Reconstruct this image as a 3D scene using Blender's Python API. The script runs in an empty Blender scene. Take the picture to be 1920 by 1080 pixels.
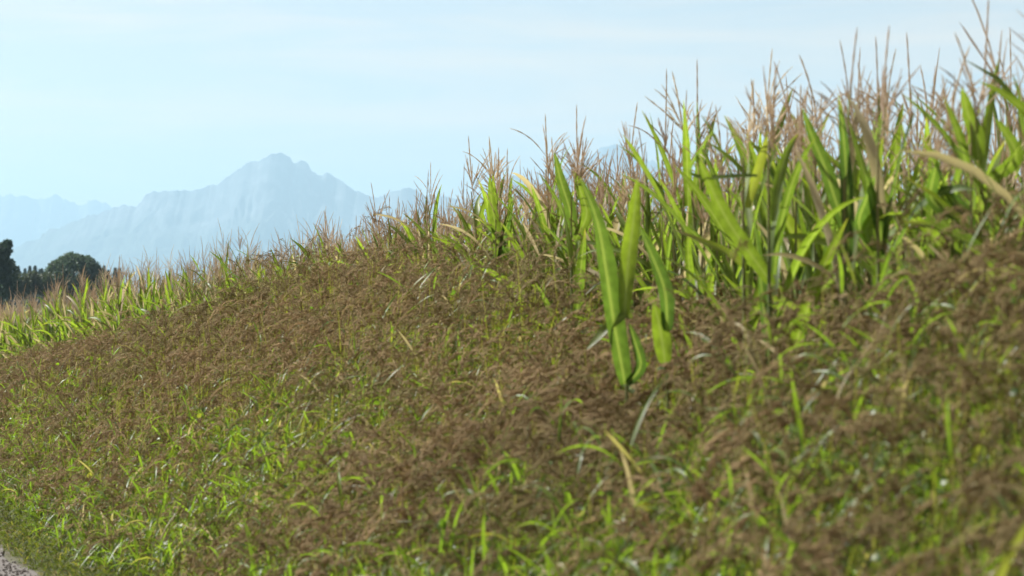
import bpy, math, random
import numpy as np

SC = bpy.context.scene
COL = SC.collection
RNG = np.random.default_rng(7)
random.seed(7)
R = math.radians

# ------------------------------------------------------------------ camera, sky, sun, exposure
EYE = 1.65          # eye height above the path
FPX = 5333.0        # focal length in pixels of a 1920 wide frame
HORIZON = 561.0     # row of the eye level in that frame

cam_data = bpy.data.cameras.new('camera')
cam_data.sensor_width = 36.0
cam_data.lens = 36.0 * FPX / 1920.0
cam_data.shift_y = (HORIZON - 540.0) / 1920.0
cam_data.clip_start = 0.1
cam_data.clip_end = 200000.0
cam_data.dof.use_dof = True
cam_data.dof.focus_distance = 31.0
cam_data.dof.aperture_fstop = 4.5
cam_data.dof.aperture_blades = 7
cam = bpy.data.objects.new('camera', cam_data)
cam.location = (0, 0, EYE)
cam.rotation_euler = (R(90), 0, 0)
COL.objects.link(cam)
SC.camera = cam

SUN_EL, SUN_AZ = 40.0, -62.0      # degrees; azimuth clockwise from +Y
w = bpy.data.worlds.new('World')
SC.world = w
w.use_nodes = True
nt = w.node_tree
N, L = nt.nodes, nt.links
bg = N['Background']
sky = N.new('ShaderNodeTexSky')
sky.sky_type = 'NISHITA'
sky.sun_disc = False
sky.sun_elevation = R(SUN_EL)
sky.sun_rotation = R(SUN_AZ)
sky.altitude = 600
sky.air_density = 1.0
sky.dust_density = 0.8
sky.ozone_density = 2.0
# thin streaks of high cirrus over the blue
tc = N.new('ShaderNodeTexCoord')
mp = N.new('ShaderNodeMapping')
mp.inputs['Rotation'].default_value = (0, R(-9), 0)
mp.inputs['Scale'].default_value = (3.0, 3.0, 30.0)
no = N.new('ShaderNodeTexNoise')
no.inputs['Scale'].default_value = 2.2
no.inputs['Detail'].default_value = 7
no.inputs['Roughness'].default_value = 0.55
no.inputs['Distortion'].default_value = 0.6
mr = N.new('ShaderNodeMapRange')
mr.inputs['From Min'].default_value = 0.42
mr.inputs['From Max'].default_value = 0.72
mr.inputs['To Min'].default_value = 0.28
mr.inputs['To Max'].default_value = 0.85
mx = N.new('ShaderNodeMix')
mx.data_type = 'RGBA'
mx.inputs['B'].default_value = (10.2, 7.8, 5.6, 1)
L.new(tc.outputs['Generated'], mp.inputs['Vector'])
L.new(mp.outputs['Vector'], no.inputs['Vector'])
L.new(no.outputs['Fac'], mr.inputs['Value'])
L.new(mr.outputs['Result'], mx.inputs['Factor'])
L.new(sky.outputs['Color'], mx.inputs['A'])
L.new(mx.outputs['Result'], bg.inputs['Color'])
bg.inputs['Strength'].default_value = 0.051

sun_data = bpy.data.lights.new('sun', 'SUN')
sun_data.energy = 4.8
sun_data.angle = R(0.5)
sun_data.color = (1.0, 0.97, 0.92)
sun = bpy.data.objects.new('sun', sun_data)
d = np.array([math.sin(R(SUN_AZ)) * math.cos(R(SUN_EL)), math.cos(R(SUN_AZ)) * math.cos(R(SUN_EL)), math.sin(R(SUN_EL))])
from mathutils import Vector
sun.rotation_euler = Vector((-d).tolist()).to_track_quat('-Z', 'Y').to_euler()
sun.location = (-40, 30, 60)
COL.objects.link(sun)

SC.view_settings.view_transform = 'Standard'
SC.view_settings.look = 'None'
SC.view_settings.gamma = 1
SC.view_settings.exposure = 1.25
cy = SC.cycles
cy.use_denoising = True
cy.max_bounces = 8
cy.diffuse_bounces = 3
cy.transmission_bounces = 6
cy.volume_bounces = 0
cy.use_adaptive_sampling = True
cy.adaptive_threshold = 0.02
HAZE_DENSITY = 3.7e-5

# ------------------------------------------------------------------ shape of the land
def lerp_curve(xs, ys):
    xs, ys = np.array(xs, float), np.array(ys, float)
    dy = np.gradient(ys, xs)
    def f(x):
        x = np.clip(np.asarray(x, float), xs[0], xs[-1])
        i = np.clip(np.searchsorted(xs, x) - 1, 0, len(xs) - 2)
        h = xs[i + 1] - xs[i]
        t = (x - xs[i]) / h
        return ((2*t**3 - 3*t**2 + 1) * ys[i] + (t**3 - 2*t**2 + t) * h * dy[i]
                + (-2*t**3 + 3*t**2) * ys[i + 1] + (t**3 - t**2) * h * dy[i + 1])
    return f
field_edge = lerp_curve([-20, 0, 6, 10.7, 13.3, 17.8, 23, 31, 44, 53, 63, 80, 120, 400],
                        [6.5, 3.6, 2.75, 1.88, 1.38, .63, -.26, -1.6, -4.66, -7.6, -11.3, -18, -36, -160])
path_edge = lerp_curve([-20, 0, 8, 17.1, 19.5, 31, 44, 63, 80, 120, 400],
                       [2.0, .65, -.5, -2.99, -3.70, -7.1, -11, -18, -25, -43, -170])
field_z = lerp_curve([-20, 0, 10, 17.8, 23, 31, 44, 53, 63, 80, 120, 300, 600],
                     [.1, .15, .2, .13, .10, -.06, -.12, -.40, -.93, -1.5, -2.3, -3.6, -4.2])
path_z = lerp_curve([-20, 0, 20, 31, 44, 63, 80, 120, 300, 600],
                    [0, 0, 0, -.15, -.45, -1.15, -1.8, -2.9, -3.7, -4.2])
weed_top = lerp_curve([0, 6, 9, 12, 15, 18, 23, 27, 31, 36, 41, 45, 50, 60, 80],
                    [1.3, 1.46, 1.64, 1.62, 1.60, 1.70, 1.82, 1.80, 1.66, 1.50, 1.32, 1.10, .74, .14, -.7])

def strip(X, Y):
    """0 at the path's edge, 1 at the maize's edge"""
    a, b = path_edge(Y), field_edge(Y)
    return (X - a) / (b - a)

def ground_z(X, Y):
    s = np.clip(strip(X, Y), 0, 1)
    s = s * s * (3 - 2 * s)
    return path_z(Y) * (1 - s) + field_z(Y) * s

def vnoise(X, Y, scale, seed):
    """smooth value noise, -1..1"""
    g = np.random.default_rng(seed).uniform(-1, 1, (64, 64))
    x, y = np.asarray(X) / scale + 500, np.asarray(Y) / scale + 500
    i, j = np.floor(x).astype(int), np.floor(y).astype(int)
    fx, fy = x - i, y - j
    fx, fy = fx * fx * (3 - 2 * fx), fy * fy * (3 - 2 * fy)
    G = lambda a, b: g[a % 64, b % 64]
    return (G(i, j) * (1 - fx) + G(i + 1, j) * fx) * (1 - fy) + (G(i, j + 1) * (1 - fx) + G(i + 1, j + 1) * fx) * fy

def pix(u, v, dist):
    return np.array([(u - 960) / FPX * dist, dist, EYE - (v - HORIZON) / FPX * dist])

def pix_u(X, Y):
    return 960 + FPX * X / np.maximum(Y, .1)

# ------------------------------------------------------------------ mesh helpers
class MB:
    """collects quads with a colour per vertex: r tint, g dryness, b midrib"""
    def __init__(s):
        s.V, s.F, s.C, s.M, s.n = [], [], [], [], 0
    def add(s, V, F, C, mat=0):
        V = np.asarray(V, np.float32).reshape(-1, 3)
        F = np.asarray(F, np.int64).reshape(-1, 4)
        C = np.broadcast_to(np.asarray(C, np.float32), (len(V), 3))
        s.V.append(V); s.F.append(F + s.n); s.C.append(C)
        s.M.append(np.full(len(F), mat, np.int32)); s.n += len(V)
    def arrays(s):
        return np.concatenate(s.V), np.concatenate(s.F), np.concatenate(s.C), np.concatenate(s.M)
    def template(s):
        return s.arrays()
    def mesh(s, name, mats, smooth=True):
        V, F, C, M = s.arrays()
        me = bpy.data.meshes.new(name)
        me.vertices.add(len(V)); me.vertices.foreach_set('co', V.ravel().astype(np.float32))
        me.loops.add(F.size); me.loops.foreach_set('vertex_index', F.ravel().astype(np.int32))
        me.polygons.add(len(F))
        me.polygons.foreach_set('loop_start', (np.arange(len(F)) * 4).astype(np.int32))
        me.polygons.foreach_set('material_index', M)
        me.polygons.foreach_set('use_smooth', np.full(len(F), smooth))
        at = me.attributes.new('tint', 'FLOAT_VECTOR', 'POINT')
        at.data.foreach_set('vector', C.ravel().astype(np.float32))
        for m in (mats if isinstance(mats, (list, tuple)) else [mats]):
            me.materials.append(m)
        me.update(calc_edges=True)
        return me
    def build(s, name, mats, parent=None, smooth=True):
        o = bpy.data.objects.new(name, s.mesh(name, mats, smooth))
        COL.objects.link(o)
        if parent is not None:
            o.parent = parent
        return o

def unit(v):
    return v / np.maximum(np.linalg.norm(v, axis=-1, keepdims=True), 1e-9)

def tangents(P):
    return unit(np.gradient(P, axis=0))

def tube(P, rad, sides=4, up=(0.3, 0.9, 0.2)):
    P = np.asarray(P, float); n = len(P)
    T = tangents(P)
    a = unit(np.cross(T, np.asarray(up, float)))
    b = np.cross(T, a)
    ang = np.arange(sides) * 2 * np.pi / sides
    V = P[:, None] + np.asarray(rad, float)[:, None, None] * (a[:, None] * np.cos(ang)[None, :, None] + b[:, None] * np.sin(ang)[None, :, None])
    i, j = np.meshgrid(np.arange(n - 1), np.arange(sides), indexing='ij')
    k = (j + 1) % sides
    F = np.stack([i * sides + j, i * sides + k, (i + 1) * sides + k, (i + 1) * sides + j], -1)
    return V.reshape(-1, 3), F.reshape(-1, 4)

def ribbon(P, W, S, fold=0.15, wave=0.0, rng=RNG):
    """leaf blade of three vertices per station: edge, midrib, edge"""
    P = np.asarray(P, float); n = len(P)
    T = tangents(P)
    S = unit(S - T * (S * T).sum(1, keepdims=True))
    Nn = np.cross(T, S)
    W = np.asarray(W, float)[:, None]
    wl = wave * np.sin(np.linspace(0, rng.uniform(9, 16), n) + rng.uniform(0, 6))[:, None] * W
    wr = wave * np.sin(np.linspace(0, rng.uniform(9, 16), n) + rng.uniform(0, 6))[:, None] * W
    A = P - S * W * .5 + Nn * (W * .5 * fold + wl)
    B = P + S * W * .5 + Nn * (W * .5 * fold + wr)
    V = np.stack([A, P, B], 1).reshape(-1, 3)
    i = np.arange(n - 1) * 3
    F = np.concatenate([np.stack([i, i + 1, i + 4, i + 3], 1), np.stack([i + 1, i + 2, i + 5, i + 4], 1)])
    mid = np.tile([0, 1, 0], n).astype(float)
    return V, F, mid

def blade_path(az, length, e0, bend, n, power=1.4, sway=0.0):
    t = np.linspace(0, 1, n)
    el = R(e0) - R(bend) * t ** power
    azs = az + sway * t ** 1.5
    d = np.stack([np.cos(azs) * np.cos(el), np.sin(azs) * np.cos(el), np.sin(el)], 1)
    P = np.zeros((n, 3))
    P[1:] = np.cumsum((d[1:] + d[:-1]) * .5, 0) * length / (n - 1)
    return t, P, azs

def maize_leaf(mb, z, az, length, width, e0, bend, rng, n=11, tint=.4, dry=0.0, mat=0, off=0.0):
    t, P, azs = blade_path(az, length, e0, bend, n, rng.uniform(1.1, 2.0), rng.uniform(-.4, .4))
    P = P + np.array([math.cos(az) * off, math.sin(az) * off, z])
    W = width * np.clip(np.interp(t, [0, .08, .3, .55, .8, .93, 1], [.55, .72, 1, .93, .6, .28, .03]), .02, 1)
    tw = rng.uniform(-1.7, 1.7) * t ** 1.3 + rng.uniform(-.25, .25)
    T = tangents(P)
    S = np.stack([-np.sin(azs), np.cos(azs), np.zeros(n)], 1)
    B = np.cross(T, S)
    S = S * np.cos(tw)[:, None] + B * np.sin(tw)[:, None]
    V, F, mid = ribbon(P, W, S, rng.uniform(.2, .5) , .05, rng)
    tt = np.repeat(t, 3)
    C = np.stack([np.clip(tint + .25 * (tt - .5), 0, 1), np.clip(dry + (.9 if dry < .5 else 0) * np.clip(tt - rng.uniform(.86, 1.0), 0, 1) * 5, 0, 1), mid], 1)
    mb.add(V, F, C, mat)

def spikelets(mb, P, rad, sides, tint, dry, mat):
    V, F = tube(P, rad, sides)
    mb.add(V, F, np.broadcast_to([tint, dry, 0], (len(V), 3)), mat)

def tassel(mb, z, rng, hi=True, mat=0, scale=1.0):
    """central spike over a whorl of thin ascending branches"""
    ns, sd = (13, 4) if hi else (5, 3)
    fat = .9 if hi else 1.05
    tint, dry = rng.uniform(0, 1), rng.uniform(.0, 1)
    Ls = rng.uniform(.34, .52) * scale
    lean, az = rng.uniform(0, .14), rng.uniform(0, 6.28)
    t = np.linspace(0, 1, ns)
    P = np.stack([math.cos(az) * lean * t ** 2 * Ls * 2, math.sin(az) * lean * t ** 2 * Ls * 2, z + t * Ls], 1)
    alt = np.where(np.arange(ns) % 2, 1.25, .75) if hi else np.ones(ns)
    rad = np.interp(t, [0, .3, .36, .9, 1], [.0030, .0028, .0044, .0038, .0013]) * fat * (alt if hi else 1)
    spikelets(mb, P, rad, sd, tint, dry, mat)
    nb = rng.integers(8, 15) if hi else rng.integers(7, 11)
    for k in range(nb):
        h = rng.uniform(.0, .28) * Ls
        lb = rng.uniform(.13, .29) * scale
        nsb = 10 if hi else 4
        tb, Q, _ = blade_path(rng.uniform(0, 6.28), lb, rng.uniform(44, 82), rng.uniform(-14, 45), nsb, 1.5, rng.uniform(-.3, .3))
        Q = Q + np.array([0, 0, z + h])
        altb = np.where(np.arange(nsb) % 2, 1.3, .7) if hi else np.ones(nsb)
        spikelets(mb, Q, np.interp(tb, [0, .15, .3, .9, 1], [.0015, .0018, .0034, .0030, .0010]) * fat * altb, sd, tint, dry, mat)

# ------------------------------------------------------------------ materials
def material(name):
    m = bpy.data.materials.new(name)
    m.use_nodes = True
    return m, m.node_tree.nodes, m.node_tree.links, m.node_tree.nodes['Principled BSDF']

def mixc(N, L, fac, a, b):
    x = N.new('ShaderNodeMix'); x.data_type = 'RGBA'
    for sock, val in (('Factor', fac), ('A', a), ('B', b)):
        if isinstance(val, (int, float)): x.inputs[sock].default_value = val
        elif isinstance(val, tuple): x.inputs[sock].default_value = (*val, 1)
        else: L.new(val, x.inputs[sock])
    return x.outputs['Result']

def foliage_material(name, dark, light, dry, rib, trans, trans_gain, rough, spec, streak=0.0, yellow=(.19, .18, .055)):
    m, N, L, p = material(name)
    at = N.new('ShaderNodeAttribute'); at.attribute_name = 'tint'
    sp = N.new('ShaderNodeSeparateXYZ'); L.new(at.outputs['Vector'], sp.inputs[0])
    oi = N.new('ShaderNodeObjectInfo')
    ad = N.new('ShaderNodeMath'); ad.operation = 'MULTIPLY_ADD'
    L.new(oi.outputs['Random'], ad.inputs[0]); ad.inputs[1].default_value = .35
    L.new(sp.outputs['X'], ad.inputs[2])
    s2 = N.new('ShaderNodeMath'); s2.operation = 'SUBTRACT'; s2.use_clamp = True
    L.new(ad.outputs[0], s2.inputs[0]); s2.inputs[1].default_value = .17
    c = mixc(N, L, s2.outputs[0], dark, light)
    geo = N.new('ShaderNodeNewGeometry')
    nz = N.new('ShaderNodeTexNoise'); nz.inputs['Scale'].default_value = 26
    nz.inputs['Detail'].default_value = 4
    L.new(geo.outputs['Position'], nz.inputs['Vector'])
    mr = N.new('ShaderNodeMapRange'); mr.inputs['From Min'].default_value = .35; mr.inputs['From Max'].default_value = .75
    mr.inputs['To Min'].default_value = .78; mr.inputs['To Max'].default_value = 1.25
    L.new(nz.outputs['Fac'], mr.inputs['Value'])
    mu = N.new('ShaderNodeMix'); mu.data_type = 'RGBA'; mu.blend_type = 'MULTIPLY'; mu.inputs['Factor'].default_value = 1
    L.new(c, mu.inputs['A']); L.new(mr.outputs['Result'], mu.inputs['B'])
    c = mu.outputs['Result']
    pw = N.new('ShaderNodeMath'); pw.operation = 'POWER'; pw.inputs[1].default_value = 7
    L.new(sp.outputs['Z'], pw.inputs[0])
    c = mixc(N, L, pw.outputs[0], c, rib)
    # dryness: through yellow to straw
    d1 = N.new('ShaderNodeMapRange'); d1.inputs['From Min'].default_value = 0; d1.inputs['From Max'].default_value = .45
    L.new(sp.outputs['Y'], d1.inputs['Value'])
    d2 = N.new('ShaderNodeMapRange'); d2.inputs['From Min'].default_value = .45; d2.inputs['From Max'].default_value = 1
    L.new(sp.outputs['Y'], d2.inputs['Value'])
    c = mixc(N, L, d1.outputs['Result'], c, yellow)
    c = mixc(N, L, d2.outputs['Result'], c, dry)
    L.new(c, p.inputs['Base Color'])
    p.inputs['Roughness'].default_value = rough
    p.inputs['Specular IOR Level'].default_value = spec
    tr = N.new('ShaderNodeBsdfTranslucent')
    g = N.new('ShaderNodeMix'); g.data_type = 'RGBA'; g.blend_type = 'MULTIPLY'; g.inputs['Factor'].default_value = 1
    L.new(c, g.inputs['A']); L.new(mixc(N, L, d2.outputs['Result'], trans_gain, (1.0, .95, .9)), g.inputs['B'])
    L.new(g.outputs['Result'], tr.inputs['Color'])
    ms = N.new('ShaderNodeMixShader'); ms.inputs[0].default_value = trans
    L.new(p.outputs[0], ms.inputs[1]); L.new(tr.outputs[0], ms.inputs[2])
    L.new(ms.outputs[0], N['Material Output'].inputs['Surface'])
    return m

LEAF = foliage_material('maize_leaf_blade', (.045, .082, .026), (.145, .20, .03), (.42, .36, .24), (.18, .22, .09), .50, (2.1, 2.2, .8), .46, .32)
STALK = foliage_material('maize_stalk_skin', (.075, .13, .035), (.17, .2, .06), (.33, .28, .16), (.2, .2, .1), .2, (1, 1, 1), .5, .4)
TASSEL = foliage_material('dry_tassel', (.44, .37, .26), (.62, .56, .42), (.48, .40, .31), (.3, .2, .1), .48, (1.35, 1.25, 1.15), .7, .15, yellow=(.46, .38, .28))
WEED_LEAF = foliage_material('millet_leaf_blade', (.035, .066, .018), (.105, .155, .022), (.36, .30, .19), (.15, .22, .07), .48, (2.2, 2.35, .75), .42, .38)
PANICLE = foliage_material('millet_panicle', (.14, .09, .05), (.44, .31, .17), (.36, .28, .15), (.2, .2, .1), .3, (1.3, 1.1, .8), .75, .12, yellow=(.15, .13, .045))
GRASS = foliage_material('verge_grass_blade', (.042, .056, .018), (.085, .108, .03), (.20, .16, .09), (.1, .15, .04), .42, (1.8, 1.8, .7), .6, .2)

def plain(name, colour, rough=.9, noise=None):
    m, N, L, p = material(name)
    p.inputs['Base Color'].default_value = (*colour, 1)
    p.inputs['Roughness'].default_value = rough
    if noise:
        scale, other = noise
        geo = N.new('ShaderNodeNewGeometry')
        nz = N.new('ShaderNodeTexNoise'); nz.inputs['Scale'].default_value = scale; nz.inputs['Detail'].default_value = 8
        nz.inputs['Roughness'].default_value = .65
        L.new(geo.outputs['Position'], nz.inputs['Vector'])
        mr = N.new('ShaderNodeMapRange'); mr.inputs['From Min'].default_value = .38; mr.inputs['From Max'].default_value = .64
        L.new(nz.outputs['Fac'], mr.inputs['Value'])
        L.new(mixc(N, L, mr.outputs['Result'], colour, other), p.inputs['Base Color'])
    return m

SOIL = plain('soil_and_litter', (.06, .05, .03), .95, (1.7, (.07, .075, .03)))
GRAVEL = plain('gravel_track', (.075, .066, .059), .9, (60, (.135, .12, .107)))
STONE = plain('gravel_stone', (.085, .076, .068), .9, (45, (.17, .152, .138)))
BARK = plain('bark', (.05, .04, .03), .95, (3, (.09, .075, .055)))
def crown_mat(name, a, b):
    return foliage_material(name, a, b, (.2, .17, .06), a, .25, (1.3, 1.4, .8), .6, .25)
CROWN = crown_mat('broadleaf_crown', (.055, .095, .08), (.125, .17, .11))  # greens lightened and blued, some distance haze painted into the leaves
CONIFER = crown_mat('conifer_needles', (.035, .062, .055), (.07, .1, .075))
HEDGE = crown_mat('hedge_leaves', (.04, .06, .036), (.09, .105, .055))

def tag(o, label=None, cat=None, group=None, kind=None):
    if label: o['label'] = label
    if cat: o['category'] = cat
    if group: o['group'] = group
    if kind: o['kind'] = kind
    return o

# ------------------------------------------------------------------ setting: ground, track
def grid_mesh(X, Y, Z):
    ny, nx = X.shape
    V = np.stack([X, Y, Z], -1).reshape(-1, 3)
    i, j = np.meshgrid(np.arange(ny - 1), np.arange(nx - 1), indexing='ij')
    a = i * nx + j
    return V, np.stack([a, a + 1, a + nx + 1, a + nx], -1).reshape(-1, 4)

ys = np.concatenate([np.linspace(-250, -25, 8), np.linspace(-20, 90, 111), np.geomspace(95, 70000, 60)])
xh = np.concatenate([np.linspace(0, 30, 61), np.geomspace(32, 44000, 40)])
xs = np.concatenate([-xh[:0:-1], xh])
GX, GY = np.meshgrid(xs, ys)
mb = MB(); V, F = grid_mesh(GX, GY, ground_z(GX, GY)); mb.add(V, F, (0, 0, 0))
tag(mb.build('ground', SOIL), kind='structure')

py = np.linspace(-15, 80, 191)
pw = np.linspace(-3.4, .06, 15)
PX = path_edge(py)[:, None] + pw[None] + .05 * np.sin(py * 3.1)[:, None] * (pw > -.2)
PY = np.repeat(py[:, None], len(pw), 1)
mb = MB(); V, F = grid_mesh(PX, PY, ground_z(PX, PY) + .012); mb.add(V, F, (0, 0, 0))
tag(mb.build('path', GRAVEL), kind='structure')

# ------------------------------------------------------------------ mountains
def smooth_noise(n, octaves, rng, rough=.55):
    x = np.linspace(0, 1, n); out = np.zeros(n); amp = 1
    for k in octaves:
        out += amp * np.interp(x, np.linspace(0, 1, k + 1), rng.uniform(-1, 1, k + 1)); amp *= rough
    return out

def rock_material():
    m, N, L, p = material('mountain_rock')
    geo = N.new('ShaderNodeNewGeometry')
    sp = N.new('ShaderNodeSeparateXYZ'); L.new(geo.outputs['Position'], sp.inputs[0])
    nz = N.new('ShaderNodeTexNoise'); nz.inputs['Scale'].default_value = .0012; nz.inputs['Detail'].default_value = 9
    L.new(geo.outputs['Position'], nz.inputs['Vector'])
    ma = N.new('ShaderNodeMath'); ma.operation = 'MULTIPLY_ADD'
    L.new(nz.outputs['Fac'], ma.inputs[0]); ma.inputs[1].default_value = 1500; L.new(sp.outputs['Z'], ma.inputs[2])
    mr = N.new('ShaderNodeMapRange'); mr.inputs['From Min'].default_value = 1500; mr.inputs['From Max'].default_value = 1950
    L.new(ma.outputs[0], mr.inputs['Value'])
    n2 = N.new('ShaderNodeTexNoise'); n2.inputs['Scale'].default_value = .004; n2.inputs['Detail'].default_value = 8
    L.new(geo.outputs['Position'], n2.inputs['Vector'])
    m2 = N.new('ShaderNodeMapRange'); m2.inputs['From Min'].default_value = .52; m2.inputs['From Max'].default_value = .62
    L.new(n2.outputs['Fac'], m2.inputs['Value'])
    rock = mixc(N, L, m2.outputs['Result'], (.07, .08, .085), (.125, .135, .14))  # greys cooled slightly, a little distance haze painted into the rock
    L.new(mixc(N, L, mr.outputs['Result'], (.03, .045, .03), rock), p.inputs['Base Color'])
    p.inputs['Roughness'].default_value = 1
    return m
ROCK = rock_material()

def mountain(name, prof, dist, depth, seed):
    rng = np.random.default_rng(seed)
    pu, pv = np.array(prof, float).T
    nu, nd = 620, 121
    u = np.linspace(pu[0], pu[-1], nu)
    ridge = EYE + (HORIZON - np.interp(u, pu, pv)) / FPX * dist
    ridge += (smooth_noise(nu, (80, 150, 280, 560), rng, .78)) * dist / FPX * 3.4
    t = np.linspace(-1, 1, nd)
    tt = np.sign(t) * np.abs(t) ** 1.3
    drop = 1 - np.abs(tt) ** .85
    X = (u[None] - 960) / FPX * dist * np.ones((nd, 1)) * (1 + .0 * tt[:, None])
    Y = dist + tt[:, None] * depth + smooth_noise(nu, (8, 20, 45, 90), rng)[None] * 500 * (np.abs(tt[:, None]) < .999)
    Z = -8 + (ridge[None] + 8) * drop[:, None]
    # gullies and spurs, deeper down the slope; the crest keeps its line
    U = np.cumsum(np.concatenate([[0], np.abs(np.diff(u))])) / 40.0
    V2 = np.linspace(0, 6, nd)[:, None] * np.ones((1, nu))
    U2 = np.broadcast_to(U[None], V2.shape) + 1.6 * vnoise(V2 * 1.3, U[None] * .7, 1, seed + 9)
    rel = np.zeros_like(Z)
    for k in range(5):
        rel += (1 - 2 * np.abs(vnoise(U2 * 2 ** k * 1.1, V2 * 2 ** k * 2.4, 1.0, seed + k))) * .55 ** k
    depthf = np.minimum(1, np.abs(tt[:, None]) * 3)
    Z += (rel - 2.0) * ridge[None] * .04 * depthf
    Z = np.maximum(Z, -8)
    mb = MB(); V, F = grid_mesh(X, Y, Z); mb.add(V, F, (0, 0, 0))
    o = mb.build(name, ROCK, smooth=True)
    tag(o, kind='structure')
    return o
main_ridge = [(-420, 560), (-200, 520), (-60, 500), (0, 472), (20, 461), (60, 441), (120, 419), (180, 401), (200, 393), (215, 387), (240, 384), (255, 382), (262, 376),
    (270, 366), (285, 358), (305, 354), (320, 357), (340, 354), (350, 357), (362, 358), (375, 354), (390, 346), (410, 340), (430, 326), (450, 312), (458, 310), (470, 306), (480, 304),
    (500, 293), (510, 289), (520, 287), (533, 291), (540, 298), (547, 304), (555, 300), (565, 299), (573, 304), (580, 318), (590, 324), (600, 327), (612, 324), (625, 330), (640, 341), (650, 350),
    (665, 357), (690, 365), (705, 369), (725, 362), (745, 356), (765, 350), (780, 355), (795, 364), (820, 368), (860, 371), (900, 380), (980, 400), (1100, 430), (1300, 500), (1500, 560)]
east_ridge = [(700, 560), (800, 450), (860, 390), (900, 366), (935, 347), (963, 324), (985, 334), (1010, 344), (1040, 334), (1080, 311), (1110, 289), (1130, 276), (1150, 272), (1170, 278), (1190, 292), (1212, 298),
    (1240, 316), (1300, 345), (1400, 385), (1600, 440), (1900, 520), (2100, 560)]
west_ridge = [(-700, 520), (-400, 400), (-200, 380), (-100, 372), (-30, 365), (0, 366), (20, 368), (40, 365), (60, 371), (80, 368), (100, 366), (115, 372), (130, 378), (150, 383), (160, 377), (170, 374), (185, 379),
    (205, 388), (240, 400), (300, 425), (400, 470), (600, 560)]
mountain('mountain', main_ridge, 40000, 4500, 3)
mountain('mountain', east_ridge, 44000, 4000, 4)
mountain('mountain', west_ridge, 59000, 3000, 5)

# ------------------------------------------------------------------ far trees
def crown_faces(mb, centre, radii, count, size, rng, tint0=.35, shell=.55):
    v = unit(rng.normal(size=(count, 3)))
    bump = 1 + .16 * np.sin(v[:, :1] * 5 + rng.uniform(0, 6)) * np.cos(v[:, 2:] * 6 + rng.uniform(0, 6)) + .10 * np.sin(v[:, 1:2] * 13 + v[:, 2:] * 11)
    r = rng.uniform(shell, 1.08, count)[:, None] ** .7 * bump
    P = np.asarray(centre) + v * r * np.asarray(radii)
    quads(mb, P, rng.uniform(.6, 1.3, count) * size, rng, np.clip(tint0 + rng.normal(0, .16, count), 0, 1))

def quads(mb, P, size, rng, tint, mat=0):
    n = len(P)
    a = unit(rng.normal(size=(n, 3))); b = unit(np.cross(a, unit(rng.normal(size=(n, 3)))))
    s = np.asarray(size)[:, None] * .5
    V = np.stack([P - a * s, P - b * s * .6, P + a * s, P + b * s * .6], 1).reshape(-1, 3)
    F = np.arange(n * 4).reshape(n, 4)
    C = np.repeat(np.stack([tint, np.zeros(n), np.zeros(n)], 1), 4, 0)
    mb.add(V, F, C, mat)

def tree(name, label, cat, u, dist, top_v, lobes, mat, rng, group=None, trunk_r=.3, leaf=.5, count=900):
    """lobes: (du px, v px, rx px, ry px, tint) each an ellipsoid of leaf clumps, sizes as seen from the track"""
    X = (u - 960) / FPX * dist
    z0 = float(ground_z(np.array(X), np.array(dist)))
    root = bpy.data.objects.new(name, None); COL.objects.link(root)
    root.location = (X, dist, z0)
    tag(root, label, cat, group)
    k = dist / FPX
    top = EYE + (HORIZON - top_v) * k - z0
    cr = MB(); tk = MB()
    n = 8
    t = np.linspace(0, 1, n)
    P = np.stack([.25 * np.sin(t * 3) * trunk_r * 2, .2 * np.cos(t * 4) * trunk_r, t * top * .75 - .2], 1)
    V, F = tube(P, trunk_r * (1.25 - t), 8); tk.add(V, F, (0, 0, 0))
    for (du, v, rx, ry, ti) in lobes:
        c = np.array([du * k, rng.uniform(-.5, .5) * rx * k, EYE + (HORIZON - v) * k - z0])
        crown_faces(cr, c, (rx * k, rx * k, ry * k), int(count), leaf, rng, ti)
        q = np.array([P[3], P[3] * .4 + c * .6 + np.array([0, 0, -.3]), c])
        V, F = tube(q, np.array([.4, .25, .08]) * trunk_r, 5); tk.add(V, F, (0, 0, 0))
    tk.build('trunk', BARK, root)
    cr.build('crown', mat, root, smooth=False)
    return root

tr = np.random.default_rng(11)
lob = []
for a in np.linspace(0, math.pi, 9):
    lob.append((math.cos(a) * 37 + 2, 522 - math.sin(a) * 30, 19, 17, .25 if math.cos(a) > 0 else .5))  # paler tint on the sunward lobes: lit and shaded sides put into the colour
lob += [(0, 515, 40, 34, .3), (-22, 535, 30, 24, .5), (24, 535, 30, 24, .2), (0, 548, 48, 22, .25), (-2, 489, 24, 13, .4), (27, 494, 10, 9, .3), (40, 504, 9, 9, .3), (-42, 520, 14, 14, .5)]
tree('broadleaf_tree', 'round dark green tree with a domed crown beyond the maize', 'tree', 138, 1000, 475, lob, CROWN, tr, trunk_r=.6, leaf=.95, count=1500)
lob = [(-22, 560, 55, 45, .2), (-18, 520, 42, 36, .2), (-22, 492, 28, 26, .2), (-30, 468, 20, 16, .2), (4, 470, 16, 13, .2), (-2, 484, 16, 20, .25), (14, 458, 8, 7, .2), (8, 488, 10, 14, .3), (10, 508, 20, 26, .35), (14, 535, 22, 24, .2)]
tree('broadleaf_tree', 'tall dark tree with a ragged pointed top at the edge of the photo', 'tree', 0, 700, 452, lob, CROWN, tr, trunk_r=.5, leaf=.8, count=1700)
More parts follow.
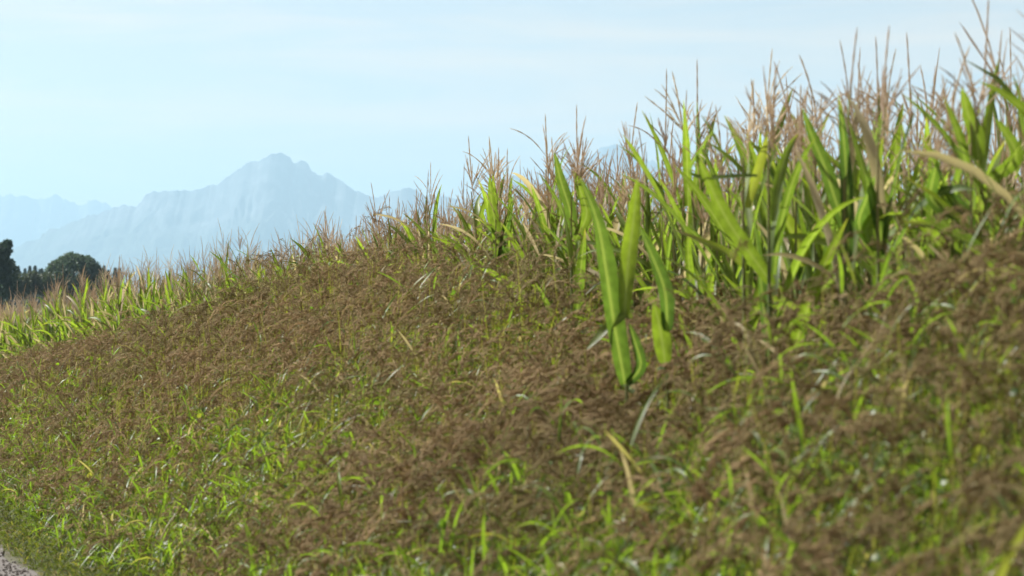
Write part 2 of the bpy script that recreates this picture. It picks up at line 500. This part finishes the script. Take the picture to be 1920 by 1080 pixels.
for i, (u, v, rx, ry) in enumerate([(38, 530, 17, 18), (62, 524, 15, 16), (84, 527, 16, 16), (196, 528, 14, 16), (215, 535, 14, 14)]):
    tree('field_bush', 'olive green bush in the hedge below the distant spruces', 'bush', u, 940 + 8 * i, v - ry, [(0, v, rx, ry, .5), (5, v + 12, rx, ry, .35), (-6, v + 10, rx * .8, ry, .6)], HEDGE, tr,
         'bushes of the hedge beyond the maize', .2, .9, 700)

def conifer_mesh(rng, h=1.0):
    cr = MB(); n = 1500
    t = rng.uniform(0, 1, n) ** .8
    layer = .75 + .25 * np.sin(t * 46)
    r = (1 - t) * .25 * layer * rng.uniform(.55, 1.05, n)
    a = rng.uniform(0, 6.28, n)
    P = np.stack([np.cos(a) * r, np.sin(a) * r, .08 + t * .92 - r * .35], 1)
    quads(cr, P, rng.uniform(.03, .06, n), rng, rng.uniform(0, 1, n))
    tk = MB(); z = np.linspace(-.01, .97, 6)
    V, F = tube(np.stack([z * 0, z * 0, z], 1), .016 * (1.02 - z), 6); tk.add(V, F, (0, 0, 0))
    return cr.mesh('crown', CONIFER, False), tk.mesh('trunk', BARK)
con = [conifer_mesh(tr) for _ in range(4)]
u = 8.0
while u < 232:
    dist = tr.uniform(1650, 1850)
    X = (u - 960) / FPX * dist
    z0 = float(ground_z(np.array(X), np.array(dist)))
    topv = tr.normal(506, 4.5)
    h = EYE + (HORIZON - topv) * dist / FPX - z0
    root = bpy.data.objects.new('spruce_tree', None); COL.objects.link(root)
    root.location = (X, dist, z0); root.rotation_euler = (0, 0, tr.uniform(0, 6)); root.scale = (h * tr.uniform(1.3, 2.2), h * 1.6, h)
    tag(root, 'small dark spruce in the far forest line below the mountain', 'tree', 'spruces of the far forest line')
    cm, tm = con[tr.integers(0, 4)]
    for nm, me in (('crown', cm), ('trunk', tm)):
        o = bpy.data.objects.new(nm, me); COL.objects.link(o); o.parent = root
    u += tr.uniform(4, 13)

# ------------------------------------------------------------------ maize
HEIGHT = 1.93       # collar of the top leaf; the tassel stands on it
def plant_spec(rng, nleaf=9):
    spec = []
    plane = rng.uniform(0, math.pi)
    for k in range(nleaf):
        f = k / (nleaf - 1)
        z = .50 + (HEIGHT - .66) * f + rng.uniform(-.04, .04)
        az = plane + (math.pi if k % 2 else 0) + rng.normal(0, .35)
        ln = np.interp(f, [0, .4, .75, 1], [.65, .84, .77, .50]) * rng.uniform(.85, 1.15)
        wd = np.interp(f, [0, .4, .8, 1], [.045, .056, .052, .040]) * rng.uniform(.75, 1.2)
        e0 = np.interp(f, [0, .5, 1], [58, 70, 79]) + rng.normal(0, 6)
        bend = np.interp(f, [0, .5, 1], [125, 90, 45]) * rng.uniform(.1, 1.35)
        dry = 0.0
        if f < .25 and rng.random() < .6: dry = rng.uniform(.75, 1)
        elif rng.random() < .15: dry = rng.uniform(.8, 1.0)
        spec.append((z, az, ln, wd, e0, bend, rng.uniform(.1, .8), dry))
    return spec

def stalk_mesh(mb, rng, sides=7, mat=0):
    zz = np.array([-.05, .2, .5, .8, 1.1, 1.4, 1.65, HEIGHT, HEIGHT + .18])
    P = np.stack([.012 * np.sin(zz * 2 + 1), .012 * np.cos(zz * 2.3), zz], 1)
    P[:, :2] -= P[0, :2]
    V, F = tube(P, np.array([.014, .014, .013, .012, .011, .009, .007, .0045, .0038]), sides)
    C = np.zeros((len(V), 3)); C[:, 0] = rng.uniform(.2, .8); C[:, 1] = np.repeat(np.where(zz > 1.7, .55, .1), sides)
    mb.add(V, F, C, mat)

def maize_parts(rng):
    """separate meshes: stalk, leaves, tassel"""
    parts = []
    m = MB(); stalk_mesh(m, rng); parts.append(('stalk', m.mesh('stalk', STALK)))
    for (z, az, ln, wd, e0, bend, ti, dr) in plant_spec(rng):
        m = MB(); maize_leaf(m, z, az, ln, wd, e0, bend, rng, 12, ti, dr, 0, .008)
        parts.append(('leaf', m.mesh('leaf', LEAF)))
    m = MB(); tassel(m, HEIGHT + .15, rng, True)
    parts.append(('tassel', m.mesh('tassel', TASSEL)))
    return parts

def maize_template(rng):
    m = MB(); stalk_mesh(m, rng, 3, 1)
    for (z, az, ln, wd, e0, bend, ti, dr) in plant_spec(rng, 9)[2:]:
        maize_leaf(m, z, az, ln, wd, e0, bend, rng, 7, ti, dr, 0)
    tassel(m, HEIGHT + .15, rng, False, 2, 1.08)
    return m.template()

def scatter(mb, T, pos, rotz, scale, tint=None, dry=None, tilt=None, tiltaz=None, squash=None):
    V, F, C, M = T
    K, n = len(pos), len(V)
    if K == 0: return
    scale = np.broadcast_to(scale, K)
    c, s = np.cos(rotz)[:, None], np.sin(rotz)[:, None]
    x = (V[None, :, 0] * c - V[None, :, 1] * s) * scale[:, None]
    y = (V[None, :, 0] * s + V[None, :, 1] * c) * scale[:, None]
    z = np.broadcast_to(V[None, :, 2] * scale[:, None], x.shape)
    if squash is not None: z = z * squash[:, None]
    if tilt is not None:
        ca, sa = np.cos(tiltaz)[:, None], np.sin(tiltaz)[:, None]
        ct, st = np.cos(tilt)[:, None], np.sin(tilt)[:, None]
        r = x * ca + y * sa
        r2, z = r * ct + z * st, -r * st + z * ct
        x, y = x + (r2 - r) * ca, y + (r2 - r) * sa
    out = np.stack([x, y, z], -1) + pos[:, None]
    CC = np.repeat(C[None], K, 0).copy()
    if tint is not None: CC[..., 0] = np.clip(CC[..., 0] + tint[:, None], 0, 1)
    if dry is not None: CC[..., 1] = np.clip(CC[..., 1] + dry[:, None], 0, 1)
    FF = (F[None] + (np.arange(K) * n)[:, None, None]).reshape(-1, 4)
    mb.V.append(out.reshape(-1, 3).astype(np.float32)); mb.F.append(FF + mb.n)
    mb.C.append(CC.reshape(-1, 3).astype(np.float32)); mb.M.append(np.tile(M, K)); mb.n += K * n

# rows follow the curved field edge
rng = np.random.default_rng(21)
rows = []
fy = np.linspace(5, 150, 6000)
fx = field_edge(fy)
tx, ty = np.gradient(fx), np.gradient(fy)
ln = np.hypot(tx, ty)
nx_, ny_ = ty / ln, -tx / ln            # to the right of the way along the rows
for k in range(11):
    ox, oy = fx + nx_ * k * .75, fy + ny_ * k * .75
    arc = np.concatenate([[0], np.cumsum(np.hypot(np.diff(ox), np.diff(oy)))])
    a = np.arange(0, arc[-1], .115)
    a = a + rng.normal(0, .04, len(a))
    X = np.interp(a, arc, ox) + rng.normal(0, .05, len(a))
    Y = np.interp(a, arc, oy) + rng.normal(0, .05, len(a))
    keep = rng.random(len(a)) > .06
    rows.append(np.stack([X, Y, np.full(len(a), k)], 1)[keep])
plants = np.concatenate(rows)
u = pix_u(plants[:, 0], plants[:, 1])
near = plants[:, 2] < 3
plants = plants[(u > -160) & (u < np.where(near, 2350, 2060)) & (plants[:, 1] > 9.7)]
u = pix_u(plants[:, 0], plants[:, 1])
vis = np.array([1, .75, .5, .3, .2, .12, .1, .08, .06, .05, .04])[plants[:, 2].astype(int)]
score = vis / plants[:, 1] * ((u > 10) & (u < 1930))

variants = [maize_parts(np.random.default_rng(100 + i)) for i in range(16)]
GROUP = 'maize plants along the field edge'
LABEL = 'green maize plant with a thin brown tassel in the crowded field edge'
def maize_plant(X, Y, rz, scale, variant, label=LABEL, tilt=(0, 0), skip=()):
    root = bpy.data.objects.new('maize_plant', None); COL.objects.link(root)
    root.location = (X, Y, float(ground_z(np.array(X), np.array(Y))))
    root.rotation_euler = (tilt[0], tilt[1], rz); root.scale = (scale, scale, scale)
    tag(root, label, 'maize plant', GROUP)
    for nm, me in variants[variant]:
        if nm in skip: continue
        o = bpy.data.objects.new(nm, me); COL.objects.link(o); o.parent = root
    return root

# plants one can pick out of the crowd: their showing leaves are traced, the rest as for the others
def spline(pts, n):
    pts = np.asarray(pts, float)
    s = np.concatenate([[0], np.cumsum(np.linalg.norm(np.diff(pts, axis=0), axis=1))]); s /= s[-1]
    fs = [lerp_curve(s, pts[:, i]) for i in range(3)]
    t = np.linspace(0, 1, n)
    return np.stack([f(t) for f in fs], 1)

def traced_leaf(root, pts, width, tint, dry=0.0, turn=0.0, depth_end=0.0, twist=.5, tipdry=0.0, wave=.04):
    """pts: (u, v) from the base to the tip, at the plant's distance"""
    dist = root.location.y
    width *= .84
    r = np.random.default_rng(int(pts[0][0] * 7 + pts[-1][1]))
    n = len(pts)
    P = np.array([pix(a, b, dist + depth_end * i / (n - 1)) for i, (a, b) in enumerate(pts)]) - np.array(root.location)
    P[0, :2] *= .25
    P = spline(P, 18)
    t = np.linspace(0, 1, 18)
    W = width * np.interp(t, [0, .06, .3, .6, .85, .95, 1], [.5, .75, 1, .95, .6, .3, .03])
    T = tangents(P)
    S = unit(np.cross(T, np.broadcast_to([0., 1, 0], T.shape)))
    B = np.cross(T, S)
    a = turn + twist * (t - .4)
    S = S * np.cos(a)[:, None] + B * np.sin(a)[:, None]
    V, F, mid = ribbon(P, W, S, .3, wave, r)
    tt = np.repeat(t, 3)
    C = np.stack([np.clip(tint + .2 * (tt - .5), 0, 1), np.clip(dry + tipdry * np.clip(tt - .6, 0, 1) * 2.5, 0, 1), mid], 1)
    m = MB(); m.add(V, F, C)
    o = m.build('leaf', LEAF, root)
    return o

def short_stalk(root, top):
    zz = np.linspace(-.05, top, 8)
    m = MB(); V, F = tube(np.stack([.01 * np.sin(zz * 2), .01 + 0 * zz, zz], 1), np.linspace(.013, .006, 8), 7)
    m.add(V, F, (.5, .1, 0)); m.build('stalk', STALK, root)

def hero(u, dist, label, variant, scale=1.0, skip=()):
    r = maize_plant((u - 960) / FPX * dist, dist, 0.0, 1.0, variant, label, skip=skip)
    return r
used = []
h = hero(1172, 12.0, 'stray maize plant with broad upright leaves standing out among the brown grass', 0, skip=('tassel', 'leaf', 'stalk'))
short_stalk(h, 1.18)
traced_leaf(h, [(1172, 720), (1150, 600), (1135, 500), (1118, 410), (1086, 330)], .115, .0, turn=.55, twist=.5)
traced_leaf(h, [(1170, 590), (1178, 490), (1188, 410), (1195, 335)], .085, .85, turn=-.15, twist=.5)
traced_leaf(h, [(1215, 597), (1180, 593), (1150, 606), (1118, 636), (1100, 656)], .055, .3, dry=.1, turn=.6, twist=.25)
traced_leaf(h, [(1185, 720), (1200, 690), (1190, 640), (1178, 605)], .06, .2, turn=.4)
h2 = hero(1248, 11.7, 'maize plant with a short bright green leaf beside the stray plant', 1, skip=('tassel', 'leaf', 'stalk'))
short_stalk(h2, 1.2)
traced_leaf(h2, [(1244, 680), (1240, 630), (1233, 595), (1226, 570)], .09, .75, turn=.1, twist=.2)
traced_leaf(h2, [(1262, 620), (1245, 540), (1222, 480), (1198, 425)], .085, .1, turn=.5, twist=.8)
h = hero(1450, 11.6, 'maize plant with one long bright arching leaf reaching up and outward', 2)
traced_leaf(h, [(1450, 535), (1410, 480), (1365, 415), (1330, 345), (1302, 284)], .075, .8, turn=.1, twist=.5)
traced_leaf(h, [(1330, 330), (1292, 318), (1318, 272), (1345, 235)], .03, .2, turn=.8)
h = hero(1592, 11.4, 'maize plant with a straight dark leaf blade rising above its neighbours', 3)
traced_leaf(h, [(1590, 440), (1568, 380), (1545, 310), (1522, 255), (1504, 203)], .075, .15, turn=.2, twist=.5)
h = hero(1402, 12.6, 'maize plant with a narrow yellow leaf pointing straight up', 4)
traced_leaf(h, [(1400, 390), (1414, 340), (1428, 295), (1439, 245)], .052, .95, dry=.22, turn=.2, twist=.4)
traced_leaf(h, [(1400, 505), (1370, 478), (1320, 455), (1262, 430)], .05, .8, dry=.1, turn=.7, twist=.6, tipdry=.7)
h = hero(1500, 13.0, 'maize plant with a wide yellow green leaf lit from behind', 5)
traced_leaf(h, [(1512, 500), (1495, 455), (1475, 415), (1462, 380)], .095, .95, dry=.08, turn=.2)
h = hero(935, 20.5, 'maize plant with two upright blades spread like a fork near the hill crest', 6)
traced_leaf(h, [(938, 490), (930, 430), (922, 380), (918, 330)], .085, .7, turn=.1, twist=.3)
traced_leaf(h, [(936, 490), (945, 440), (955, 400), (963, 366)], .075, .05, turn=.7, twist=.5)
h = hero(1078, 16.5, 'maize plant with a dark spear shaped leaf in front of the faint second peak', 7)
traced_leaf(h, [(1080, 440), (1066, 385), (1050, 335), (1039, 285)], .085, .15, turn=.3, twist=.4)
traced_leaf(h, [(1085, 450), (1100, 400), (1085, 350), (1075, 320)], .08, .6, turn=.2, twist=.4)
h = hero(1655, 11.0, 'maize plant with crossed grey green leaves under tall tassels', 8)
traced_leaf(h, [(1655, 470), (1648, 420), (1634, 370), (1622, 325)], .07, .1, turn=.4)
traced_leaf(h, [(1600, 470), (1610, 420), (1625, 370), (1640, 330)], .08, .0, turn=.7, twist=.3)
traced_leaf(h, [(1605, 480), (1625, 430), (1640, 400), (1648, 372)], .06, .9, turn=.1)
h = hero(1830, 10.7, 'maize plant with a grey leaf folded beside a bright one near the tallest tassels', 9)
traced_leaf(h, [(1838, 480), (1815, 420), (1790, 380), (1760, 345)], .085, .05, turn=.4, twist=.6)
traced_leaf(h, [(1750, 410), (1745, 370), (1750, 330), (1760, 295)], .085, .0, turn=.5)
traced_leaf(h, [(1850, 300), (1830, 255), (1815, 215), (1803, 165)], .075, .55, turn=.2)
traced_leaf(h, [(1920, 340), (1905, 290), (1885, 250), (1866, 222)], .07, .7, turn=.3)
h = hero(224, 46.5, 'maize plant with one bleached white dry leaf above the brown grass', 10)
traced_leaf(h, [(222, 606), (224, 585), (228, 562), (233, 537)], .085, .5, dry=1.0, turn=.35, twist=.3)
HEROES = 12

order = np.argsort(-score)
chosen = order[:300 - HEROES]
rest = order[300 - HEROES:]
for i in chosen:
    X, Y, k = plants[i]
    cap = 1.14 if Y > 13 else 1.04
    maize_plant(float(X), float(Y), rng.uniform(0, 6.28), float(np.clip(rng.normal(.985, .08), .80, cap)), int(rng.integers(0, 16)), tilt=(rng.normal(0, .05), rng.normal(0, .05)))
mb = MB()
TT = [maize_template(np.random.default_rng(300 + i)) for i in range(12)]
P = plants[rest]
pos = np.stack([P[:, 0], P[:, 1], ground_z(P[:, 0], P[:, 1])], 1)
which = rng.integers(0, 12, len(P))
for i in range(12):
    m_ = which == i
    K = int(m_.sum())
    scatter(mb, TT[i], pos[m_], rng.uniform(0, 6.28, K), np.clip(rng.normal(.96, .09, K), .76, 1.14), rng.normal(0, .12, K), np.where(rng.random(K) < .05, rng.uniform(.75, 1, K), 0), np.abs(rng.normal(0, .06, K)), rng.uniform(0, 6.28, K))
tag(mb.build('maize_crop', [LEAF, STALK, TASSEL]), 'dense maize crop filling the field behind its front rows', 'maize crop', kind='stuff')

# ------------------------------------------------------------------ wild millet: brown nodding panicles over green blades
rng = np.random.default_rng(33)
def head_template(rng, lod):
    """loose feathery plume: many fine ascending racemes beset with small spikelets on a nodding axis"""
    m = MB()
    n = 7
    t, P, _ = blade_path(0, rng.uniform(.17, .27), rng.uniform(45, 78), rng.uniform(45, 110), n, 1.2, rng.uniform(-.5, .5))
    V, F = tube(P, np.interp(t, [0, 1], [.0016, .0007]) * (1, 1.2, 1.6)[lod], 3); m.add(V, F, (.5, .3, 0))
    nr = (30, 17, 9)[lod]
    fat = (1.0, 1.3, 1.9)[lod]
    T = tangents(P)
    rings = (4, 3, 3)[lod]
    for k in range(nr):
        f = np.clip(.10 + .90 * (k + rng.uniform(-.4, .4)) / (nr - 1), 0, 1)
        b = np.array([np.interp(f, t, P[:, i]) for i in range(3)])
        tg = unit(np.array([np.interp(f, t, T[:, i]) for i in range(3)]))
        side = unit(np.cross(tg, unit(rng.normal(size=3))))
        dirn = unit(tg + side * rng.uniform(.15, .75))
        ll = rng.uniform(.035, .075) * (1.25 - .7 * f)
        q = np.linspace(0, 1, rings)
        Q = b + dirn * q[:, None] * ll + np.array([0, 0, -1]) * (q[:, None] ** 2) * ll * rng.uniform(.1, .45)
        Q[1:-1] += rng.normal(0, .002, (rings - 2, 3))
        rr = np.interp(q, [0, .3, .7, 1], [.0006, .0018, .0017, .0006]) * fat * rng.uniform(.7, 1.25)
        V, F = tube(Q, rr, 3)
        c = rng.uniform(-.25, .25)
        m.add(V, F, (.4 + c, .08 + max(c, 0) * .6, 0))
    return m.template()

def blade_template(rng, nseg, wmul=1.0, e=(35, 80)):
    m = MB()
    t, P, azs = blade_path(0, 1.0, rng.uniform(*e), rng.uniform(20, 110), nseg, rng.uniform(1, 2), rng.uniform(-.5, .5))
    W = .058 * wmul * np.interp(t, [0, .1, .35, .7, 1], [.6, .85, 1, .7, .03])
    T = tangents(P)
    S = np.stack([-np.sin(azs), np.cos(azs), np.zeros(len(t))], 1); B = np.cross(T, S)
    a = rng.uniform(-1.1, 1.1) * t
    S = S * np.cos(a)[:, None] + B * np.sin(a)[:, None]
    V, F, mid = ribbon(P, W, S, .35, .04, rng)
    tt = np.repeat(t, 3)
    m.add(V, F, np.stack([.35 + .2 * tt, np.zeros_like(tt), mid], 1), 1)
    return m.template()

def leaflet_template(rng):
    """small pointed heart leaf of the bindweed that climbs through the grass"""
    m = MB()
    t = np.linspace(0, 1, 5)
    P = np.stack([t, 0 * t, .12 * np.sin(t * 3)], 1)
    W = np.interp(t, [0, .2, .5, .8, 1], [.45, .85, .7, .35, .03])
    S = np.tile([0., 1, 0], (5, 1))
    V, F, mid = ribbon(P, W, S, .3, .03, rng)
    m.add(V, F, np.stack([np.full(15, .3), np.zeros(15), mid * .8], 1), 1)
    return m.template()

def sample_strip(y0, y1, density, s0, s1, umargin=(-170, 2100)):
    A = []
    for ya in np.arange(y0, y1, .5):
        a, b = path_edge(ya), field_edge(ya)
        xa, xb = a + (b - a) * s0, a + (b - a) * s1
        lo, hi = (umargin[0] - 960) / FPX * ya, (umargin[1] - 960) / FPX * ya
        xa, xb = max(xa, lo), min(xb, hi)
        if xb <= xa: continue
        K = rng.poisson((xb - xa) * .5 * density)
        A.append(np.stack([rng.uniform(xa, xb, K), rng.uniform(ya, ya + .5, K)], 1))
    return np.concatenate(A)

def top_height(X, Y):
    s = np.clip(strip(X, Y), 0, 1.3)
    prof = np.interp(s, [0, .1, .2, .45, .7, .9, 1.05, 1.3], [.10, .20, .44, .70, .94, 1.04, 1.0, .7])
    prof = prof * (1 - .14 * np.clip((Y - 27) / 6, 0, 1) * np.clip((1 - s) * 4, 0, 1))
    h1 = weed_top(Y) - field_z(Y)
    h = h1 * prof * (1 + .12 * vnoise(X, Y, 1.1, 5) + .07 * vnoise(X, Y, .35, 6))
    h = h * (1 - .24 * np.exp(-((X - .42) / .4) ** 2 - ((Y - 11.2) / 1.0) ** 2))
    h = h * (1 - .72 * np.clip((.34 - s) / .24, 0, 1) * np.clip((28 - Y) / 3, 0, 1) * np.clip((Y - 12) / 2, 0, 1))
    return np.maximum(h, .13)

heads = [[head_template(np.random.default_rng(400 + 50 * l + i), l) for i in range(10)] for l in range(3)]
blades = [[blade_template(np.random.default_rng(600 + 50 * l + i), (8, 6, 4)[l]) for i in range(10)] for l in range(3)]
lets = [leaflet_template(np.random.default_rng(700 + i)) for i in range(5)]

mb = MB()
for lod, (y0, y1, dens) in enumerate([(4.5, 13, 215), (13, 28, 185), (28, 76, 90)]):
    A = sample_strip(y0, y1, dens, .08, 1.22)
    A = A[strip(A[:, 0], A[:, 1]) > .07 + .05 * vnoise(A[:, 0], A[:, 1], .8, 77) + rng.exponential(.07, len(A)) * (A[:, 1] < 28)]
    X, Y = A[:, 0], A[:, 1]
    s = strip(X, Y)
    green = vnoise(X, Y, 1.6, 9) * .5 + vnoise(X, Y, .6, 10) * .5 + .65 * np.exp(-((X + 1.3) / .9) ** 2 - ((Y - 15.5) / 2.6) ** 2) + np.clip(1.0 - s * 1.5, 0, .75) * np.clip((12.5 - Y) / 3, 0, 1)
    K = len(X)
    gz = ground_z(X, Y)
    H = top_height(X, Y) * np.clip(rng.normal(.93, .10, K), .55, 1.18)
    # culms
    lean = rng.normal(0, .10, (K, 2)) * H[:, None] + np.array([.06, 0]) * H[:, None]
    top = np.stack([X + lean[:, 0], Y + lean[:, 1], gz + H], 1)
    base = np.stack([X, Y, gz - .03], 1)
    midp = base * .45 + top * .55 - np.concatenate([lean * .18, np.zeros((K, 1))], 1)
    wv = rng.normal(size=(K, 2)); wv /= np.linalg.norm(wv, axis=1)[:, None]
    wv = np.concatenate([wv, np.zeros((K, 1))], 1) * .0018 * (1, 1.1, 1.5)[lod]
    V = np.stack([base - wv, base + wv, midp - wv, midp + wv, top - wv * .6, top + wv * .6], 1).reshape(-1, 3)
    i = np.arange(K)[:, None] * 6
    F = np.concatenate([i + np.array([[0, 1, 3, 2]]), i + np.array([[2, 3, 5, 4]])])
    C = np.stack([np.repeat(rng.uniform(.2, .7, K), 6), np.tile([.3, .3, .15, .15, .35, .35], K), np.zeros(K * 6)], 1)
    mb.add(V, F, C, 1)
    # panicles
    hasp = rng.random(K) < np.clip(.97 - .6 * green + .3 * (s - .5), .22, 1.0) * np.clip((s - .02) * 7, 0, 1)
    idx = np.nonzero(hasp)[0]
    wh = rng.integers(0, 10, len(idx))
    for v in range(10):
        q = idx[wh == v]
        k = len(q)
        az = np.where(rng.random(k) < .65, rng.normal(.1, .7, k), rng.uniform(0, 6.28, k))
        scatter(mb, heads[lod][v], top[q], az, rng.uniform(.75, 1.3, k), np.clip(rng.normal(0, .25, k) + .2 * vnoise(X[q], Y[q], .9, 41) + .15 * vnoise(X[q], Y[q], 3.0, 42), -.5, .6), np.clip(np.where(rng.random(k) < .2, rng.uniform(0, .6, k), 0) + .35 * vnoise(X[q], Y[q], 1.4, 43), 0, 1))
    # blades along the culm
    nb = (3, 2, 2)[lod]
    for j in range(nb):
        f = np.where(rng.random(K) < .07, rng.uniform(.8, 1.0, K), rng.uniform(.3, .84, K)) + np.clip(green, 0, .6) * .28
        pos = base * (1 - f[:, None]) + top * f[:, None]
        lng = rng.uniform(.10, .30, K) * (1, .95, 1.0)[lod]
        wh = rng.integers(0, 10, K)
        tint = rng.normal(.05, .22, K) + .2 * green
        dry = np.where(rng.random(K) < .10, np.where(rng.random(K) < .15, rng.uniform(.1, .4, K), rng.uniform(.65, 1, K)), 0)
        for v in range(10):
            q = np.nonzero(wh == v)[0]
            scatter(mb, blades[lod][v], pos[q], rng.uniform(0, 6.28, len(q)), lng[q], tint[q], dry[q])
    # bindweed leaves
    k = int(K * (.55, .5, .35)[lod])
    q = rng.choice(K, k, p=np.clip(.5 + green, .05, 2) / np.clip(.5 + green, .05, 2).sum())
    f = rng.uniform(.5, 1.0, k)
    pos = base[q] * (1 - f[:, None]) + top[q] * f[:, None] + rng.normal(0, .04, (k, 3))
    wh = rng.integers(0, 5, k)
    for v in range(5):
        m_ = wh == v; kk = int(m_.sum())
        scatter(mb, lets[v], pos[m_], rng.uniform(0, 6.28, kk), rng.uniform(.02, .05, kk), rng.normal(0, .25, kk), np.where(rng.random(kk) < .06, rng.uniform(.2, .6, kk), 0), rng.uniform(0, 1.5, kk), rng.uniform(0, 6.28, kk))
# broad upright blades that catch the eye in the grass
broad = [blade_template(np.random.default_rng(800 + i), 11, 1.1, (62, 88)) for i in range(8)]
A = sample_strip(6.5, 30, 1.6, .15, .85)
X, Y = A[:, 0], A[:, 1]; K = len(X)
z = ground_z(X, Y) + top_height(X, Y) * rng.uniform(.45, .85, K)
wh = rng.integers(0, 8, K)
for v in range(8):
    q = np.nonzero(wh == v)[0]
    scatter(mb, broad[v], np.stack([X[q], Y[q], z[q]], 1), rng.uniform(0, 6.28, len(q)), rng.uniform(.2, .4, len(q)), rng.normal(.15, .25, len(q)), np.where(rng.random(len(q)) < .05, rng.uniform(.1, .5, len(q)), 0))
P = spline(np.array([pix(1850, 1130, 6.2), pix(1885, 1060, 6.25), pix(1925, 985, 6.3), pix(1950, 950, 6.35)]), 10)
V, F, mid = ribbon(P, np.linspace(.03, .012, 10), np.tile([1., .3, -.6], (10, 1)), .3, .03, rng)
mb.add(V, F, np.stack([np.full(30, .8), np.full(30, .3), mid], 1), 1)
tag(mb.build('millet_grass', [PANICLE, WEED_LEAF]), 'brown seeding wild millet with green blades between track and maize', 'wild grass', kind='stuff')
print('millet faces', sum(len(f) for f in mb.F))

# ------------------------------------------------------------------ short verge grass beside the track
mb = MB()
for (y0, y1, dens) in [(12, 24, 2600), (24, 45, 450)]:
    A = sample_strip(y0, y1, dens, .015, .34, (-150, 900))
    X, Y = A[:, 0], A[:, 1]; K = len(X)
    pos = np.stack([X, Y, ground_z(X, Y) - .01], 1)
    wh = rng.integers(0, 10, K)
    lng = rng.uniform(.07, .20, K) * np.clip(.6 + strip(X, Y) * 3, .6, 1.0)
    for v in range(10):
        q = np.nonzero(wh == v)[0]
        V, F, C, M = blades[2][v]
        scatter(mb, (V * np.array([1, 1, 1]), F, C, M * 0), pos[q], rng.uniform(0, 6.28, len(q)), lng[q], rng.normal(.1, .2, len(q)), np.where(rng.random(len(q)) < .18, rng.uniform(.2, 1, len(q)), 0))
tag(mb.build('verge_grass', [GRASS]), 'short green grass along the gravel track', 'grass', kind='stuff')

# gravel
mb = MB()
st = MB()
ang = np.arange(5) * 2 * np.pi / 5
ring = np.stack([np.cos(ang), np.sin(ang), 0 * ang], 1)
V = np.concatenate([ring * .6 + [0, 0, -.4], ring, ring * .55 + [0, 0, .5]])
F = [[i, (i + 1) % 5, 5 + (i + 1) % 5, 5 + i] for i in range(5)] + [[5 + i, 5 + (i + 1) % 5, 10 + (i + 1) % 5, 10 + i] for i in range(5)] + [[10, 11, 12, 13], [10, 13, 14, 14]]
F[-1] = [13, 14, 10, 12]
F = F[:10] + [[10, 11, 12, 13], [13, 14, 10, 12]]
st.add(V, F[:11], (0, 0, 0))
T = st.template()
K = 5200
Y = rng.uniform(13, 24, K); X = path_edge(Y) - np.abs(rng.normal(0, .9, K)) + .05
scatter(mb, T, np.stack([X, Y, ground_z(X, Y) + .016], 1), rng.uniform(0, 6.28, K), rng.uniform(.004, .014, K), tilt=rng.uniform(0, .5, K), tiltaz=rng.uniform(0, 6.28, K))
tag(mb.build('gravel', [STONE], smooth=False), 'loose grey gravel stones lying on the track', 'gravel', kind='stuff')

# ------------------------------------------------------------------ haze between here and the Alps
x0, x1, y0, y1, z0, z1 = -42000, 42000, -240, 62500, -9.5, 2480
V = [(x0, y0, z0), (x1, y0, z0), (x1, y1, z0), (x0, y1, z0), (x0, y0, z1), (x1, y0, z1), (x1, y1, z1), (x0, y1, z1)]
F = [(0, 3, 2, 1), (4, 5, 6, 7), (0, 1, 5, 4), (1, 2, 6, 5), (2, 3, 7, 6), (3, 0, 4, 7)]
hm = bpy.data.materials.new('haze_air'); hm.use_nodes = True
hn, hl = hm.node_tree.nodes, hm.node_tree.links
hn.remove(hn['Principled BSDF'])
pv = hn.new('ShaderNodeVolumePrincipled')
pv.inputs['Color'].default_value = (.48, .745, .94, 1)
pv.inputs['Density'].default_value = HAZE_DENSITY
pv.inputs['Anisotropy'].default_value = 0.25
hl.new(pv.outputs[0], hn['Material Output'].inputs['Volume'])
mb = MB(); mb.add(V, F, (0, 0, 0))
tag(mb.build('haze', hm, smooth=False), kind='stuff')
